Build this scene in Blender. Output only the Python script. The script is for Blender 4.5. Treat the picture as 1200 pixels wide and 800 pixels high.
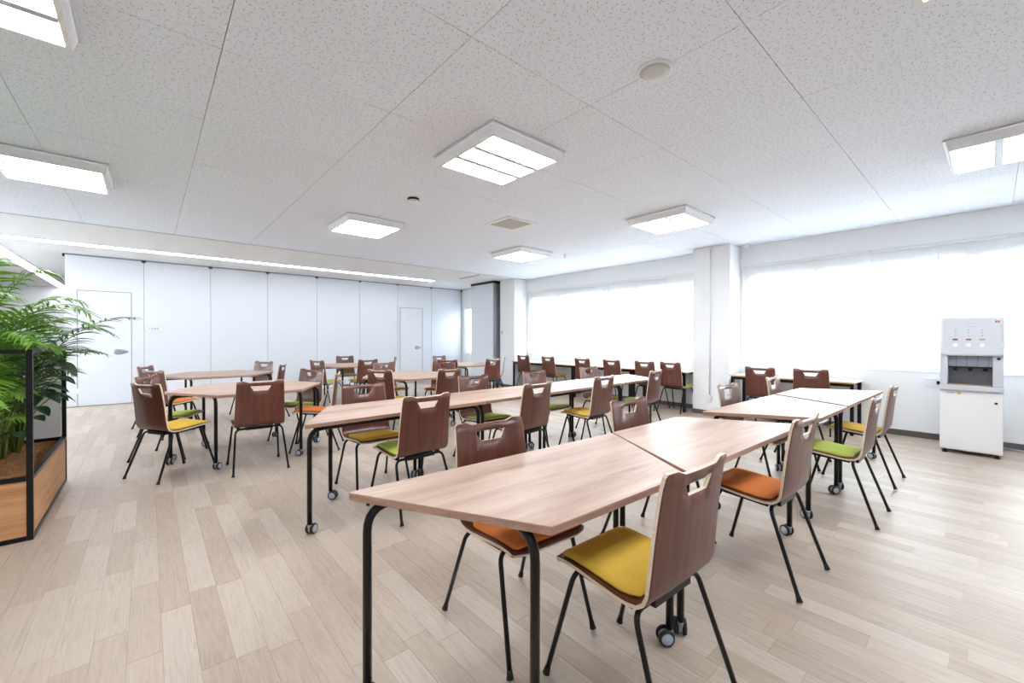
import bpy, bmesh, math, random
from mathutils import Vector, Matrix, Quaternion
random.seed(7)
PI = math.pi
R = math.radians
for o in list(bpy.data.objects):
    bpy.data.objects.remove(o)
scene = bpy.context.scene
COL = scene.collection

# ------------------------------------------------------------------ camera
cam_data = bpy.data.cameras.new('camera')
cam_data.sensor_fit = 'HORIZONTAL'
cam_data.sensor_width = 36.0
cam_data.lens = 489.70 / 1200 * 36.0
cam_data.clip_start = 0.02
cam_data.clip_end = 200
cam = bpy.data.objects.new('camera', cam_data)
COL.objects.link(cam)
_yaw, _pitch, _roll, _h = 0.716279, -0.0066471, 0.0013932, 1.25928
_fw = Vector((math.sin(_yaw) * math.cos(_pitch), math.cos(_yaw) * math.cos(_pitch), math.sin(_pitch)))
_rt = Vector((math.cos(_yaw), -math.sin(_yaw), 0))
_up = _rt.cross(_fw)
_c, _s = math.cos(_roll), math.sin(_roll)
_rt, _up = _c * _rt + _s * _up, -_s * _rt + _c * _up
m = Matrix((_rt, _up, -_fw)).transposed().to_4x4()
m.translation = Vector((0, 0, _h))
cam.matrix_world = m
scene.camera = cam

# ------------------------------------------------------------------ world, light, exposure
world = bpy.data.worlds.new('world')
scene.world = world
world.use_nodes = True
bg = world.node_tree.nodes['Background']
bg.inputs[0].default_value = (0.90, 0.955, 1.0, 1)
bg.inputs[1].default_value = 13.0
LAMP = 15.0         # ceiling lamp panels
STRIP = 8.0         # linear ceiling strips
scene.view_settings.view_transform = 'Standard'
scene.view_settings.look = 'None'
scene.view_settings.exposure = 1.02
scene.view_settings.gamma = 1.0
scene.view_settings.use_curve_mapping = False

# ------------------------------------------------------------------ material helpers
def srgb(r, g, b):
    f = lambda v: (v / 255 / 12.92) if v / 255 <= 0.04045 else ((v / 255 + 0.055) / 1.055) ** 2.4
    return (f(r), f(g), f(b), 1)

def mat(name, col, rough=0.5, metal=0.0, spec=0.5, emit=None, estr=0.0):
    mt = bpy.data.materials.new(name)
    mt.use_nodes = True
    b = mt.node_tree.nodes['Principled BSDF']
    b.inputs['Base Color'].default_value = col
    b.inputs['Roughness'].default_value = rough
    b.inputs['Metallic'].default_value = metal
    b.inputs['Specular IOR Level'].default_value = spec
    if emit:
        b.inputs['Emission Color'].default_value = emit
        b.inputs['Emission Strength'].default_value = estr
    return mt

def nt(mt):
    return mt.node_tree.nodes, mt.node_tree.links, mt.node_tree.nodes['Principled BSDF']

def ramp(nodes, stops):
    n = nodes.new('ShaderNodeValToRGB')
    cr = n.color_ramp
    while len(cr.elements) > len(stops):
        cr.elements.remove(cr.elements[-1])
    while len(cr.elements) < len(stops):
        cr.elements.new(0.5)
    for e, (p, c) in zip(cr.elements, stops):
        e.position = p
        e.color = c
    return n

def wood(name, c1, c2, c3, scale=(1.2, 14, 14), rough=0.35, spec=0.5, knots=False, axis='x', bump=0.02, coat=0.0):
    mt = mat(name, c1, rough, 0, spec)
    N, L, B = nt(mt)
    tc = N.new('ShaderNodeTexCoord')
    mp = N.new('ShaderNodeMapping')
    mp.inputs['Scale'].default_value = scale
    oi = N.new('ShaderNodeObjectInfo')
    add = N.new('ShaderNodeVectorMath'); add.operation = 'ADD'
    mul = N.new('ShaderNodeMath'); mul.operation = 'MULTIPLY'; mul.inputs[1].default_value = 17.0
    L.new(oi.outputs['Random'], mul.inputs[0])
    L.new(tc.outputs['Object'], add.inputs[0])
    L.new(mul.outputs[0], add.inputs[1])
    L.new(add.outputs[0], mp.inputs['Vector'])
    n1 = N.new('ShaderNodeTexNoise'); n1.inputs['Scale'].default_value = 1.3
    n1.inputs['Detail'].default_value = 6; n1.inputs['Roughness'].default_value = 0.6
    n1.inputs['Distortion'].default_value = 0.6
    L.new(mp.outputs[0], n1.inputs['Vector'])
    rp = ramp(N, [(0.3, c1), (0.5, c2), (0.7, c3)])
    L.new(n1.outputs['Fac'], rp.inputs[0])
    out = rp.outputs[0]
    mp2 = N.new('ShaderNodeMapping')
    mp2.inputs['Scale'].default_value = (scale[0] * 2.5, scale[1] * 6, scale[2] * 6)
    L.new(add.outputs[0], mp2.inputs['Vector'])
    n2 = N.new('ShaderNodeTexNoise'); n2.inputs['Scale'].default_value = 1.5; n2.inputs['Detail'].default_value = 4
    L.new(mp2.outputs[0], n2.inputs['Vector'])
    mx = N.new('ShaderNodeMixRGB'); mx.blend_type = 'MULTIPLY'
    rr = ramp(N, [(0.35, (0.72, 0.70, 0.68, 1)), (0.6, (1, 1, 1, 1))])
    L.new(n2.outputs['Fac'], rr.inputs[0])
    mx.inputs[0].default_value = 0.55
    L.new(out, mx.inputs[1]); L.new(rr.outputs[0], mx.inputs[2])
    out = mx.outputs[0]
    if knots:
        v = N.new('ShaderNodeTexVoronoi'); v.inputs['Scale'].default_value = 3.2
        mp3 = N.new('ShaderNodeMapping'); mp3.inputs['Scale'].default_value = (0.75, 1.0, 1.0)
        L.new(add.outputs[0], mp3.inputs['Vector']); L.new(mp3.outputs[0], v.inputs['Vector'])
        kr = ramp(N, [(0.02, (0.45, 0.35, 0.32, 1)), (0.085, (1, 1, 1, 1))])
        L.new(v.outputs['Distance'], kr.inputs[0])
        m3 = N.new('ShaderNodeMixRGB'); m3.blend_type = 'MULTIPLY'; m3.inputs[0].default_value = 0.6
        L.new(out, m3.inputs[1]); L.new(kr.outputs[0], m3.inputs[2])
        out = m3.outputs[0]
    L.new(out, B.inputs['Base Color'])
    bp = N.new('ShaderNodeBump'); bp.inputs['Strength'].default_value = bump; bp.inputs['Distance'].default_value = 0.01
    L.new(n2.outputs['Fac'], bp.inputs['Height']); L.new(bp.outputs[0], B.inputs['Normal'])
    return mt

M = {}
M['white_wall'] = mat('white_wall', srgb(243, 245, 248), 0.7, 0, 0.3)
M['partition'] = mat('partition', srgb(226, 231, 240), 0.45, 0, 0.4)
M['plain_ceiling'] = mat('plain_ceiling', srgb(232, 232, 235), 0.8, 0, 0.2)
M['grey_line'] = mat('grey_line', srgb(150, 155, 165), 0.5)
M['dark_line'] = mat('dark_line', srgb(90, 92, 100), 0.5)
M['skirting'] = mat('skirting', srgb(98, 90, 88), 0.5)
M['black_metal'] = mat('black_metal', srgb(7, 9, 13), 0.30, 0.0, 0.35)
M['black_plastic'] = mat('black_plastic', srgb(12, 12, 14), 0.5)
M['tyre'] = mat('tyre', srgb(22, 23, 26), 0.5)
M['hub_grey'] = mat('hub_grey', srgb(165, 175, 190), 0.4)
M['white_plastic'] = mat('white_plastic', srgb(238, 239, 242), 0.35)
M['grey_plastic'] = mat('grey_plastic', srgb(200, 205, 213), 0.4)
M['steel'] = mat('steel', srgb(120, 124, 132), 0.35, 0.6)
M['aluminium'] = mat('aluminium', srgb(175, 180, 190), 0.3, 0.8)
M['lamp'] = mat('lamp', (1, 1, 1, 1), 0.5, emit=(0.97, 0.985, 1, 1), estr=LAMP)
M['strip'] = mat('strip', (1, 1, 1, 1), 0.5, emit=(0.95, 0.98, 1, 1), estr=STRIP)
M['table_top'] = wood('table_top', srgb(154, 118, 98), srgb(180, 149, 130), srgb(196, 170, 152), (0.7, 5, 5), 0.40, 0.8, True)
M['table_edge'] = wood('table_edge', srgb(158, 122, 106), srgb(174, 138, 120), srgb(188, 152, 134), (1, 10, 30), 0.45)
M['veneer'] = wood('veneer', srgb(79, 37, 25), srgb(98, 50, 36), srgb(114, 62, 47), (22, 1.1, 1.1), 0.35, 0.7)
M['ply_edge'] = wood('ply_edge', srgb(214, 196, 172), srgb(222, 205, 182), srgb(228, 213, 192), (2, 2, 60), 0.5)
M['counter_top'] = mat('counter_top', srgb(236, 226, 214), 0.45)
M['counter_edge'] = mat('counter_edge', srgb(206, 164, 120), 0.5)
M['planter_wood'] = wood('planter_wood', srgb(182, 128, 84), srgb(200, 146, 100), srgb(212, 162, 116), (1.0, 1.0, 16), 0.5)
M['stem'] = mat('stem', srgb(110, 130, 60), 0.5)

def fabric(name, c):
    mt = mat(name, c, 0.85, 0, 0.25)
    N, L, B = nt(mt)
    n = N.new('ShaderNodeTexNoise'); n.inputs['Scale'].default_value = 400
    bp = N.new('ShaderNodeBump'); bp.inputs['Strength'].default_value = 0.15; bp.inputs['Distance'].default_value = 0.002
    L.new(n.outputs['Fac'], bp.inputs['Height']); L.new(bp.outputs[0], B.inputs['Normal'])
    return mt
M['yellow'] = fabric('yellow_fabric', srgb(224, 184, 74))
M['green'] = fabric('green_fabric', srgb(180, 196, 94))
M['orange'] = fabric('orange_fabric', srgb(222, 130, 64))

def leafmat(name, c1, c2):
    mt = mat(name, c1, 0.4, 0, 0.5)
    N, L, B = nt(mt)
    tc = N.new('ShaderNodeTexCoord')
    n = N.new('ShaderNodeTexNoise'); n.inputs['Scale'].default_value = 6
    L.new(tc.outputs['Object'], n.inputs['Vector'])
    rp = ramp(N, [(0.35, c1), (0.65, c2)])
    L.new(n.outputs['Fac'], rp.inputs[0]); L.new(rp.outputs[0], B.inputs['Base Color'])
    tr = N.new('ShaderNodeBsdfTranslucent'); L.new(rp.outputs[0], tr.inputs['Color'])
    mx = N.new('ShaderNodeMixShader'); mx.inputs[0].default_value = 0.25
    L.new(B.outputs[0], mx.inputs[1]); L.new(tr.outputs[0], mx.inputs[2])
    L.new(mx.outputs[0], N['Material Output'].inputs['Surface'])
    return mt
M['palm'] = leafmat('palm_leaf', srgb(86, 136, 40), srgb(128, 176, 62))
M['palm_dark'] = leafmat('palm_dark_leaf', srgb(40, 78, 44), srgb(70, 112, 58))
M['broad'] = leafmat('broad_leaf', srgb(24, 56, 36), srgb(46, 88, 50))

# coir
mt = mat('coir', srgb(150, 105, 70), 0.95, 0, 0.1)
N, L, B = nt(mt)
n = N.new('ShaderNodeTexNoise'); n.inputs['Scale'].default_value = 40; n.inputs['Detail'].default_value = 8; n.inputs['Distortion'].default_value = 3
rp = ramp(N, [(0.3, srgb(110, 70, 44)), (0.7, srgb(190, 142, 98))])
tc = N.new('ShaderNodeTexCoord'); L.new(tc.outputs['Object'], n.inputs['Vector'])
L.new(n.outputs['Fac'], rp.inputs[0]); L.new(rp.outputs[0], B.inputs['Base Color'])
bp = N.new('ShaderNodeBump'); bp.inputs['Strength'].default_value = 0.8; bp.inputs['Distance'].default_value = 0.02
L.new(n.outputs['Fac'], bp.inputs['Height']); L.new(bp.outputs[0], B.inputs['Normal'])
M['coir'] = mt

# floor plank: attribute tone + grain running along y
mt = mat('floor_plank', srgb(200, 180, 160), 0.42, 0, 0.45)
N, L, B = nt(mt)
at = N.new('ShaderNodeAttribute'); at.attribute_name = 'tone'
tc = N.new('ShaderNodeTexCoord')
cb = N.new('ShaderNodeCombineXYZ')
m1 = N.new('ShaderNodeMath'); m1.operation = 'MULTIPLY'; m1.inputs[1].default_value = 37.0
L.new(at.outputs['Fac'], m1.inputs[0]); L.new(m1.outputs[0], cb.inputs[2]); L.new(m1.outputs[0], cb.inputs[1])
ad = N.new('ShaderNodeVectorMath'); ad.operation = 'ADD'
L.new(tc.outputs['Object'], ad.inputs[0]); L.new(cb.outputs[0], ad.inputs[1])
mp = N.new('ShaderNodeMapping'); mp.inputs['Scale'].default_value = (30, 2.2, 1)
L.new(ad.outputs[0], mp.inputs['Vector'])
n1 = N.new('ShaderNodeTexNoise'); n1.inputs['Scale'].default_value = 1.4; n1.inputs['Detail'].default_value = 7; n1.inputs['Roughness'].default_value = 0.65; n1.inputs['Distortion'].default_value = 2.2
L.new(mp.outputs[0], n1.inputs['Vector'])
rpt = ramp(N, [(0.0, srgb(172, 156, 141)), (0.5, srgb(181, 166, 151)), (1.0, srgb(191, 178, 165))])
L.new(at.outputs['Fac'], rpt.inputs[0])
rpg = ramp(N, [(0.30, (0.80, 0.785, 0.765, 1)), (0.48, (0.95, 0.945, 0.94, 1)), (0.68, (1.05, 1.05, 1.05, 1))])
L.new(n1.outputs['Fac'], rpg.inputs[0])
mx = N.new('ShaderNodeMixRGB'); mx.blend_type = 'MULTIPLY'; mx.inputs[0].default_value = 1
L.new(rpt.outputs[0], mx.inputs[1]); L.new(rpg.outputs[0], mx.inputs[2]); L.new(mx.outputs[0], B.inputs['Base Color'])
bp = N.new('ShaderNodeBump'); bp.inputs['Strength'].default_value = 0.06; bp.inputs['Distance'].default_value = 0.004
L.new(n1.outputs['Fac'], bp.inputs['Height']); L.new(bp.outputs[0], B.inputs['Normal'])
M['plank'] = mt

# ceiling tile: short scattered fissures
mt = mat('ceiling_tile', srgb(236, 242, 253), 0.9, 0, 0.15)
N, L, B = nt(mt)
geo = N.new('ShaderNodeNewGeometry')
def fissure(scale, a, b, off):
    mp = N.new('ShaderNodeMapping'); mp.inputs['Location'].default_value = off
    L.new(geo.outputs['Position'], mp.inputs['Vector'])
    v = N.new('ShaderNodeTexVoronoi'); v.voronoi_dimensions = '2D'; v.inputs['Scale'].default_value = scale
    L.new(mp.outputs[0], v.inputs['Vector'])
    sc = N.new('ShaderNodeVectorMath'); sc.operation = 'SCALE'; sc.inputs['Scale'].default_value = 1.0
    L.new(mp.outputs[0], sc.inputs[0])
    sb = N.new('ShaderNodeVectorMath'); sb.operation = 'SUBTRACT'
    L.new(sc.outputs[0], sb.inputs[0]); L.new(v.outputs['Position'], sb.inputs[1])
    rot = N.new('ShaderNodeVectorRotate'); rot.rotation_type = 'Z_AXIS'
    L.new(sb.outputs[0], rot.inputs['Vector'])
    sp = N.new('ShaderNodeSeparateColor'); L.new(v.outputs['Color'], sp.inputs[0])
    ml = N.new('ShaderNodeMath'); ml.operation = 'MULTIPLY'; ml.inputs[1].default_value = 3.14
    L.new(sp.outputs[0], ml.inputs[0]); L.new(ml.outputs[0], rot.inputs['Angle'])
    s2 = N.new('ShaderNodeVectorMath'); s2.operation = 'MULTIPLY'; s2.inputs[1].default_value = (1 / a, 1 / b, 0)
    L.new(rot.outputs[0], s2.inputs[0])
    ln = N.new('ShaderNodeVectorMath'); ln.operation = 'LENGTH'
    L.new(s2.outputs[0], ln.inputs[0])
    return ln.outputs['Value'], sp.outputs[1]
d1, g1 = fissure(25, 0.0095, 0.0023, (0, 0, 0))
d2, g2 = fissure(31, 0.0055, 0.0018, (3.3, 1.7, 0))
mn = N.new('ShaderNodeMath'); mn.operation = 'MINIMUM'; L.new(d1, mn.inputs[0]); L.new(d2, mn.inputs[1])
rp = ramp(N, [(0.6, (0.30, 0.30, 0.33, 1)), (1.0, (1, 1, 1, 1))])
L.new(mn.outputs[0], rp.inputs[0])
mx = N.new('ShaderNodeMixRGB'); mx.blend_type = 'MULTIPLY'; mx.inputs[0].default_value = 0.68
mx.inputs[1].default_value = srgb(236, 242, 253)
L.new(rp.outputs[0], mx.inputs[2]); L.new(mx.outputs[0], B.inputs['Base Color'])
M['tile'] = mt

# blind slats: thin translucent white aluminium look
mt = mat('blind_slat', srgb(250, 250, 250), 0.6, 0, 0.2)
N, L, B = nt(mt)
tr = N.new('ShaderNodeBsdfTranslucent'); tr.inputs['Color'].default_value = (0.95, 0.96, 0.98, 1)
mxs = N.new('ShaderNodeMixShader'); mxs.inputs[0].default_value = 0.36
L.new(B.outputs[0], mxs.inputs[1]); L.new(tr.outputs[0], mxs.inputs[2]); L.new(mxs.outputs[0], N['Material Output'].inputs['Surface'])
M['slat'] = mt
# glass
mt = bpy.data.materials.new('window_glass'); mt.use_nodes = True
N = mt.node_tree.nodes; L = mt.node_tree.links
for n in list(N):
    if n.type != 'OUTPUT_MATERIAL': N.remove(n)
t_ = N.new('ShaderNodeBsdfTransparent'); t_.inputs[0].default_value = (0.93, 0.96, 0.96, 1)
g_ = N.new('ShaderNodeBsdfGlossy'); g_.inputs['Roughness'].default_value = 0.02
f_ = N.new('ShaderNodeFresnel'); x_ = N.new('ShaderNodeMixShader')
L.new(f_.outputs[0], x_.inputs[0]); L.new(t_.outputs[0], x_.inputs[1]); L.new(g_.outputs[0], x_.inputs[2])
L.new(x_.outputs[0], N['Material Output'].inputs['Surface'])
M['glass'] = mt

# ------------------------------------------------------------------ mesh helpers
def meshobj(name, verts, faces, mats, parent=None, fm=None, smooth=None, sharp=None):
    me = bpy.data.meshes.new(name)
    me.from_pydata([tuple(v) for v in verts], [], faces)
    for k in (mats if isinstance(mats, (list, tuple)) else [mats]):
        me.materials.append(M[k] if isinstance(k, str) else k)
    if fm:
        for i, f in enumerate(me.polygons): f.material_index = fm[i]
    if smooth is True:
        for f in me.polygons: f.use_smooth = True
    elif smooth:
        for i, f in enumerate(me.polygons): f.use_smooth = smooth[i]
    me.update()
    o = bpy.data.objects.new(name, me)
    COL.objects.link(o)
    if parent: o.parent = parent
    return o

class MB:
    def __init__(s): s.v = []; s.f = []; s.m = []; s.s = []
    def box(s, x0, x1, y0, y1, z0, z1, m=0):
        b = len(s.v)
        s.v += [(x0, y0, z0), (x1, y0, z0), (x1, y1, z0), (x0, y1, z0), (x0, y0, z1), (x1, y0, z1), (x1, y1, z1), (x0, y1, z1)]
        for q in ((0, 3, 2, 1), (4, 5, 6, 7), (0, 1, 5, 4), (1, 2, 6, 5), (2, 3, 7, 6), (3, 0, 4, 7)):
            s.f.append(tuple(b + i for i in q)); s.m.append(m); s.s.append(False)
        return s
    def prism(s, pts, z0, z1, m=0, mside=None, top=True):
        b = len(s.v); n = len(pts)
        s.v += [(p[0], p[1], z0) for p in pts] + [(p[0], p[1], z1) for p in pts]
        s.f.append(tuple(b + n + i for i in range(n))); s.m.append(m); s.s.append(False)
        s.f.append(tuple(b + i for i in reversed(range(n)))); s.m.append(m); s.s.append(False)
        for i in range(n):
            j = (i + 1) % n
            s.f.append((b + i, b + j, b + n + j, b + n + i)); s.m.append(m if mside is None else mside); s.s.append(False)
        return s
    def lathe(s, c, axis, prof, seg=16, m=0):
        # prof: list of (radius, height along axis)
        ax = Vector(axis).normalized(); u = ax.orthogonal().normalized(); w = ax.cross(u)
        c = Vector(c); b = len(s.v)
        for r, h in prof:
            for i in range(seg):
                a = 2 * PI * i / seg
                s.v.append(tuple(c + ax * h + (u * math.cos(a) + w * math.sin(a)) * r))
        for k in range(len(prof) - 1):
            for i in range(seg):
                j = (i + 1) % seg
                s.f.append((b + k * seg + i, b + k * seg + j, b + (k + 1) * seg + j, b + (k + 1) * seg + i)); s.m.append(m); s.s.append(True)
        s.f.append(tuple(b + i for i in reversed(range(seg)))); s.m.append(m); s.s.append(False)
        e = b + (len(prof) - 1) * seg
        s.f.append(tuple(e + i for i in range(seg))); s.m.append(m); s.s.append(False)
        return s
    def tube(s, pts, r, seg=8, m=0, fillet=0.0, fs=5, taper=None):
        P = [Vector(p) for p in pts]
        if fillet > 0 and len(P) > 2:
            Q = [P[0]]
            for i in range(1, len(P) - 1):
                a, b_, c_ = P[i - 1], P[i], P[i + 1]
                d1 = (a - b_); d2 = (c_ - b_)
                f = min(fillet, d1.length * 0.49 if i > 1 else d1.length * 0.95, d2.length * 0.49 if i < len(P) - 2 else d2.length * 0.95)
                p1 = b_ + d1.normalized() * f; p2 = b_ + d2.normalized() * f
                for k in range(fs + 1):
                    t = k / fs
                    Q.append(p1 * (1 - t) ** 2 + b_ * 2 * t * (1 - t) + p2 * t * t)
            Q.append(P[-1]); P = Q
        n = len(P); b = len(s.v)
        t0 = (P[1] - P[0]).normalized(); u = t0.orthogonal().normalized()
        pt = t0
        for i in range(n):
            t = ((P[min(i + 1, n - 1)] - P[max(i - 1, 0)])).normalized()
            q = pt.rotation_difference(t); u = (q @ u).normalized(); pt = t
            w = t.cross(u)
            rr = r if taper is None else r * (1 + (taper - 1) * i / (n - 1))
            for k in range(seg):
                a = 2 * PI * k / seg
                s.v.append(tuple(P[i] + (u * math.cos(a) + w * math.sin(a)) * rr))
        for i in range(n - 1):
            for k in range(seg):
                j = (k + 1) % seg
                s.f.append((b + i * seg + k, b + i * seg + j, b + (i + 1) * seg + j, b + (i + 1) * seg + k)); s.m.append(m); s.s.append(True)
        s.f.append(tuple(b + i for i in reversed(range(seg)))); s.m.append(m); s.s.append(False)
        e = b + (n - 1) * seg
        s.f.append(tuple(e + i for i in range(seg))); s.m.append(m); s.s.append(False)
        return s
    def build(s, name, mats, parent=None, bevel=0):
        o = meshobj(name, s.v, s.f, mats, parent, s.m, s.s)
        if bevel:
            md = o.modifiers.new('bevel', 'BEVEL'); md.width = bevel; md.segments = 2; md.limit_method = 'ANGLE'; md.angle_limit = R(40)
        return o

def empty(name, loc=(0, 0, 0), rz=0, label=None, cat=None, group=None, kind=None):
    o = bpy.data.objects.new(name, None); COL.objects.link(o)
    o.empty_display_size = 0.1
    o.location = loc; o.rotation_euler = (0, 0, rz)
    return tag(o, label, cat, group, kind)

def tag(o, label=None, cat=None, group=None, kind=None):
    if label: o['label'] = label
    if cat: o['category'] = cat
    if group: o['group'] = group
    if kind: o['kind'] = kind
    return o

KIDS = {}
def copy_tree(o, parent=None):
    c = o.copy(); COL.objects.link(c)
    if parent: c.parent = parent
    for ch in list(o.children): copy_tree(ch, c)
    return c

# ------------------------------------------------------------------ structure
H = 2.79
XL, XR, YF, YP, YB = -3.2, 7.45, -3.2, 10.95, 18.5

# floor: sub floor slab plus planks
floor = MB().box(XL, XR, YF, YB, -0.08, -0.0012).build('floor', M['plank'])
tag(floor, 'light oak look vinyl plank floor of the meeting room', 'floor', kind='structure')
fw2 = Vector((_fw.x, _fw.y)); rt2 = Vector((_rt.x, _rt.y))
PW, PL = 0.108, 0.64
planks = []
nrow = int((XR - XL) / PW) + 1
for i in range(nrow):
    x0 = XL + i * PW; x1 = min(x0 + PW, XR)
    y = YF - random.random() * PL
    last = 0.5
    while y < YB:
        y0, y1 = max(y, YF), min(y + PL, YB)
        tone = random.random()
        if y1 - y0 > 0.03 and not (y0 > YP + 0.3 and x0 > -1.0) and x1 - x0 > 0.02:
            planks.append((x0, x1, y0, y1, tone))
        y += PL
def vis_size(p):
    cx, cy = (p[0] + p[1]) / 2, (p[2] + p[3]) / 2
    Z = cx * fw2.x + cy * fw2.y; X = cx * rt2.x + cy * rt2.y
    if Z < 0.4: return 0
    u = X / Z * 489.7; v = 489.7 * _h / Z
    if abs(u) > 620 or v > 430: return 0
    if cx < -0.55 and cy > 3.9 and cy < 5.4: return 0
    return 1 / Z
planks.sort(key=lambda p: -vis_size(p))
g = 0.00025
def plank_geo(p, b=0):
    x0, x1, y0, y1, t = p
    x0 += g; x1 -= g; y0 += g; y1 -= g
    c = 0.0004
    v = [(x0, y0, -0.0012), (x1, y0, -0.0012), (x1, y1, -0.0012), (x0, y1, -0.0012),
         (x0 + c, y0 + c, 0), (x1 - c, y0 + c, 0), (x1 - c, y1 - c, 0), (x0 + c, y1 - c, 0)]
    f = [tuple(b + i for i in q) for q in ((4, 5, 6, 7), (0, 1, 5, 4), (1, 2, 6, 5), (2, 3, 7, 6), (3, 0, 4, 7))]
    return v, f
for p in planks[:298]:
    v, f = plank_geo(p)
    o = meshobj('plank', v, f, 'plank', floor)
    a = o.data.attributes.new('tone', 'FLOAT', 'FACE')
    for k in range(len(f)): a.data[k].value = p[4]
V, F, T = [], [], []
for p in planks[298:]:
    v, f = plank_geo(p, len(V)); V += v; F += f; T += [p[4]] * len(f)
o = meshobj('more_planks', V, F, 'plank', floor)
a = o.data.attributes.new('tone', 'FLOAT', 'FACE'); a.data.foreach_set('value', T)
o['kind'] = 'stuff'

# ceiling
YT = 7.95
ceil = MB()
ceil.box(XL - 0.15, XR + 0.22, YF - 0.2, YB + 0.2, H + 0.0215, H + 0.14)
ceil.box(XL, XR, YT, YB, H, H + 0.021)
ceil = tag(ceil.build('ceiling', 'plain_ceiling'), 'white ceiling of fissured square tiles with a plain band by the partition', 'ceiling', kind='structure')
TP = 0.943
xs = [0.30 + TP * k for k in range(-4, 9)]
ys = [0.80 + TP * k for k in range(-5, 9)]
for i in range(len(xs) - 1):
    for j in range(len(ys) - 1):
        x0, x1 = max(xs[i], XL), min(xs[i + 1], XR)
        y0, y1 = max(ys[j], YF), min(ys[j + 1], YT - 0.012)
        if x1 - x0 < 0.05 or y1 - y0 < 0.05: continue
        e = 0.0018
        MB().box(x0 + e, x1 - e, y0 + e, y1 - e, H, H + 0.02).build('ceiling_tile', 'tile', ceil)
t = MB().box(XL, XR, YT - 0.008, YT + 0.004, H - 0.003, H + 0.02).build('trim_1', 'grey_line')
tag(t, 'thin grey joint line across the ceiling before the partition', 'trim', kind='structure')

# window wall (right)
W1 = (-1.9, 2.72, 0.84, 2.47)
W2 = (3.42, 7.92, 0.84, 2.47)
W3 = (9.75, 10.80, 0.78, 2.2)
def wall_boxes(mb, x0, x1, y0, y1, wins):
    c = y0
    for (a, b_, z0, z1) in wins:
        mb.box(x0, x1, c, a, 0, H + 0.021); mb.box(x0, x1, a, b_, 0, z0); mb.box(x0, x1, a, b_, z1, H + 0.021)
        c = b_
    mb.box(x0, x1, c, y1, 0, H + 0.021)
mb = MB(); wall_boxes(mb, XR, XR + 0.075, YF - 0.2, YB, [W1, W2, W3])
wall_boxes(mb, XR + 0.075, XR + 0.22, YF - 0.2, YB, [(w[0] + 0.05, w[1] - 0.05, w[2] + 0.03, w[3] - (0.17 if w is not W3 else 0.03)) for w in (W1, W2, W3)])
tag(mb.build('wall_right', 'white_wall'), 'white window wall behind the counter tables and drink dispenser', 'wall', kind='structure')
wlm = MB(); wall_boxes(wlm, XL - 0.15, XL, YF - 0.2, YB + 0.2, [(6.5, 13.5, 0.84, 2.3)])  # opening for the unseen side window added for light
tag(wlm.build('wall_left', 'white_wall'), 'white side wall beyond the planter', 'wall', kind='structure')
tag(MB().box(XL, XR, YF - 0.2, YF, 0, H + 0.021).build('wall_front', 'white_wall'), 'white wall behind the viewer', 'wall', kind='structure')
tag(MB().box(XL, XR, YB, YB + 0.15, 0, H + 0.021).build('wall_far', 'white_wall'), 'white end wall seen left of the folding partition', 'wall', kind='structure')

# columns
C1 = (7.03, 2.76, 3.36)
C2 = (7.03, 7.98, 8.56)
for k, (cx, y0, y1) in enumerate((C1, C2)):
    o = MB().box(cx, XR - 0.001, y0, y1, 0, H - 0.001).build('wall_column', 'white_wall', bevel=0.004)
    tag(o, ['square white column between the two big windows', 'square white column beside the folded partition panels'][k], 'column', kind='structure')
# skirting
sk = MB()
sk.box(XR - 0.012, XR - 0.0005, YF, C1[1] - .012, 0, 0.075).box(XR - 0.012, XR - 0.0005, C1[2] + .012, C2[1] - .012, 0, 0.075).box(XR - 0.012, XR - 0.0005, C2[2] + .012, YP - 0.05, 0, 0.075)
for (cx, y0, y1) in (C1, C2):
    sk.box(cx - 0.012, cx - 0.0005, y0 - 0.012, y1 + 0.012, 0, 0.075)
    sk.box(cx, XR - 0.0005, y0 - 0.012, y0 - 0.0005, 0, 0.075); sk.box(cx, XR - 0.0005, y1 + 0.0005, y1 + 0.012, 0, 0.075)
tag(sk.build('baseboard_right', 'skirting'), 'dark grey skirting along the window wall and columns', 'baseboard', kind='structure')

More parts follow.
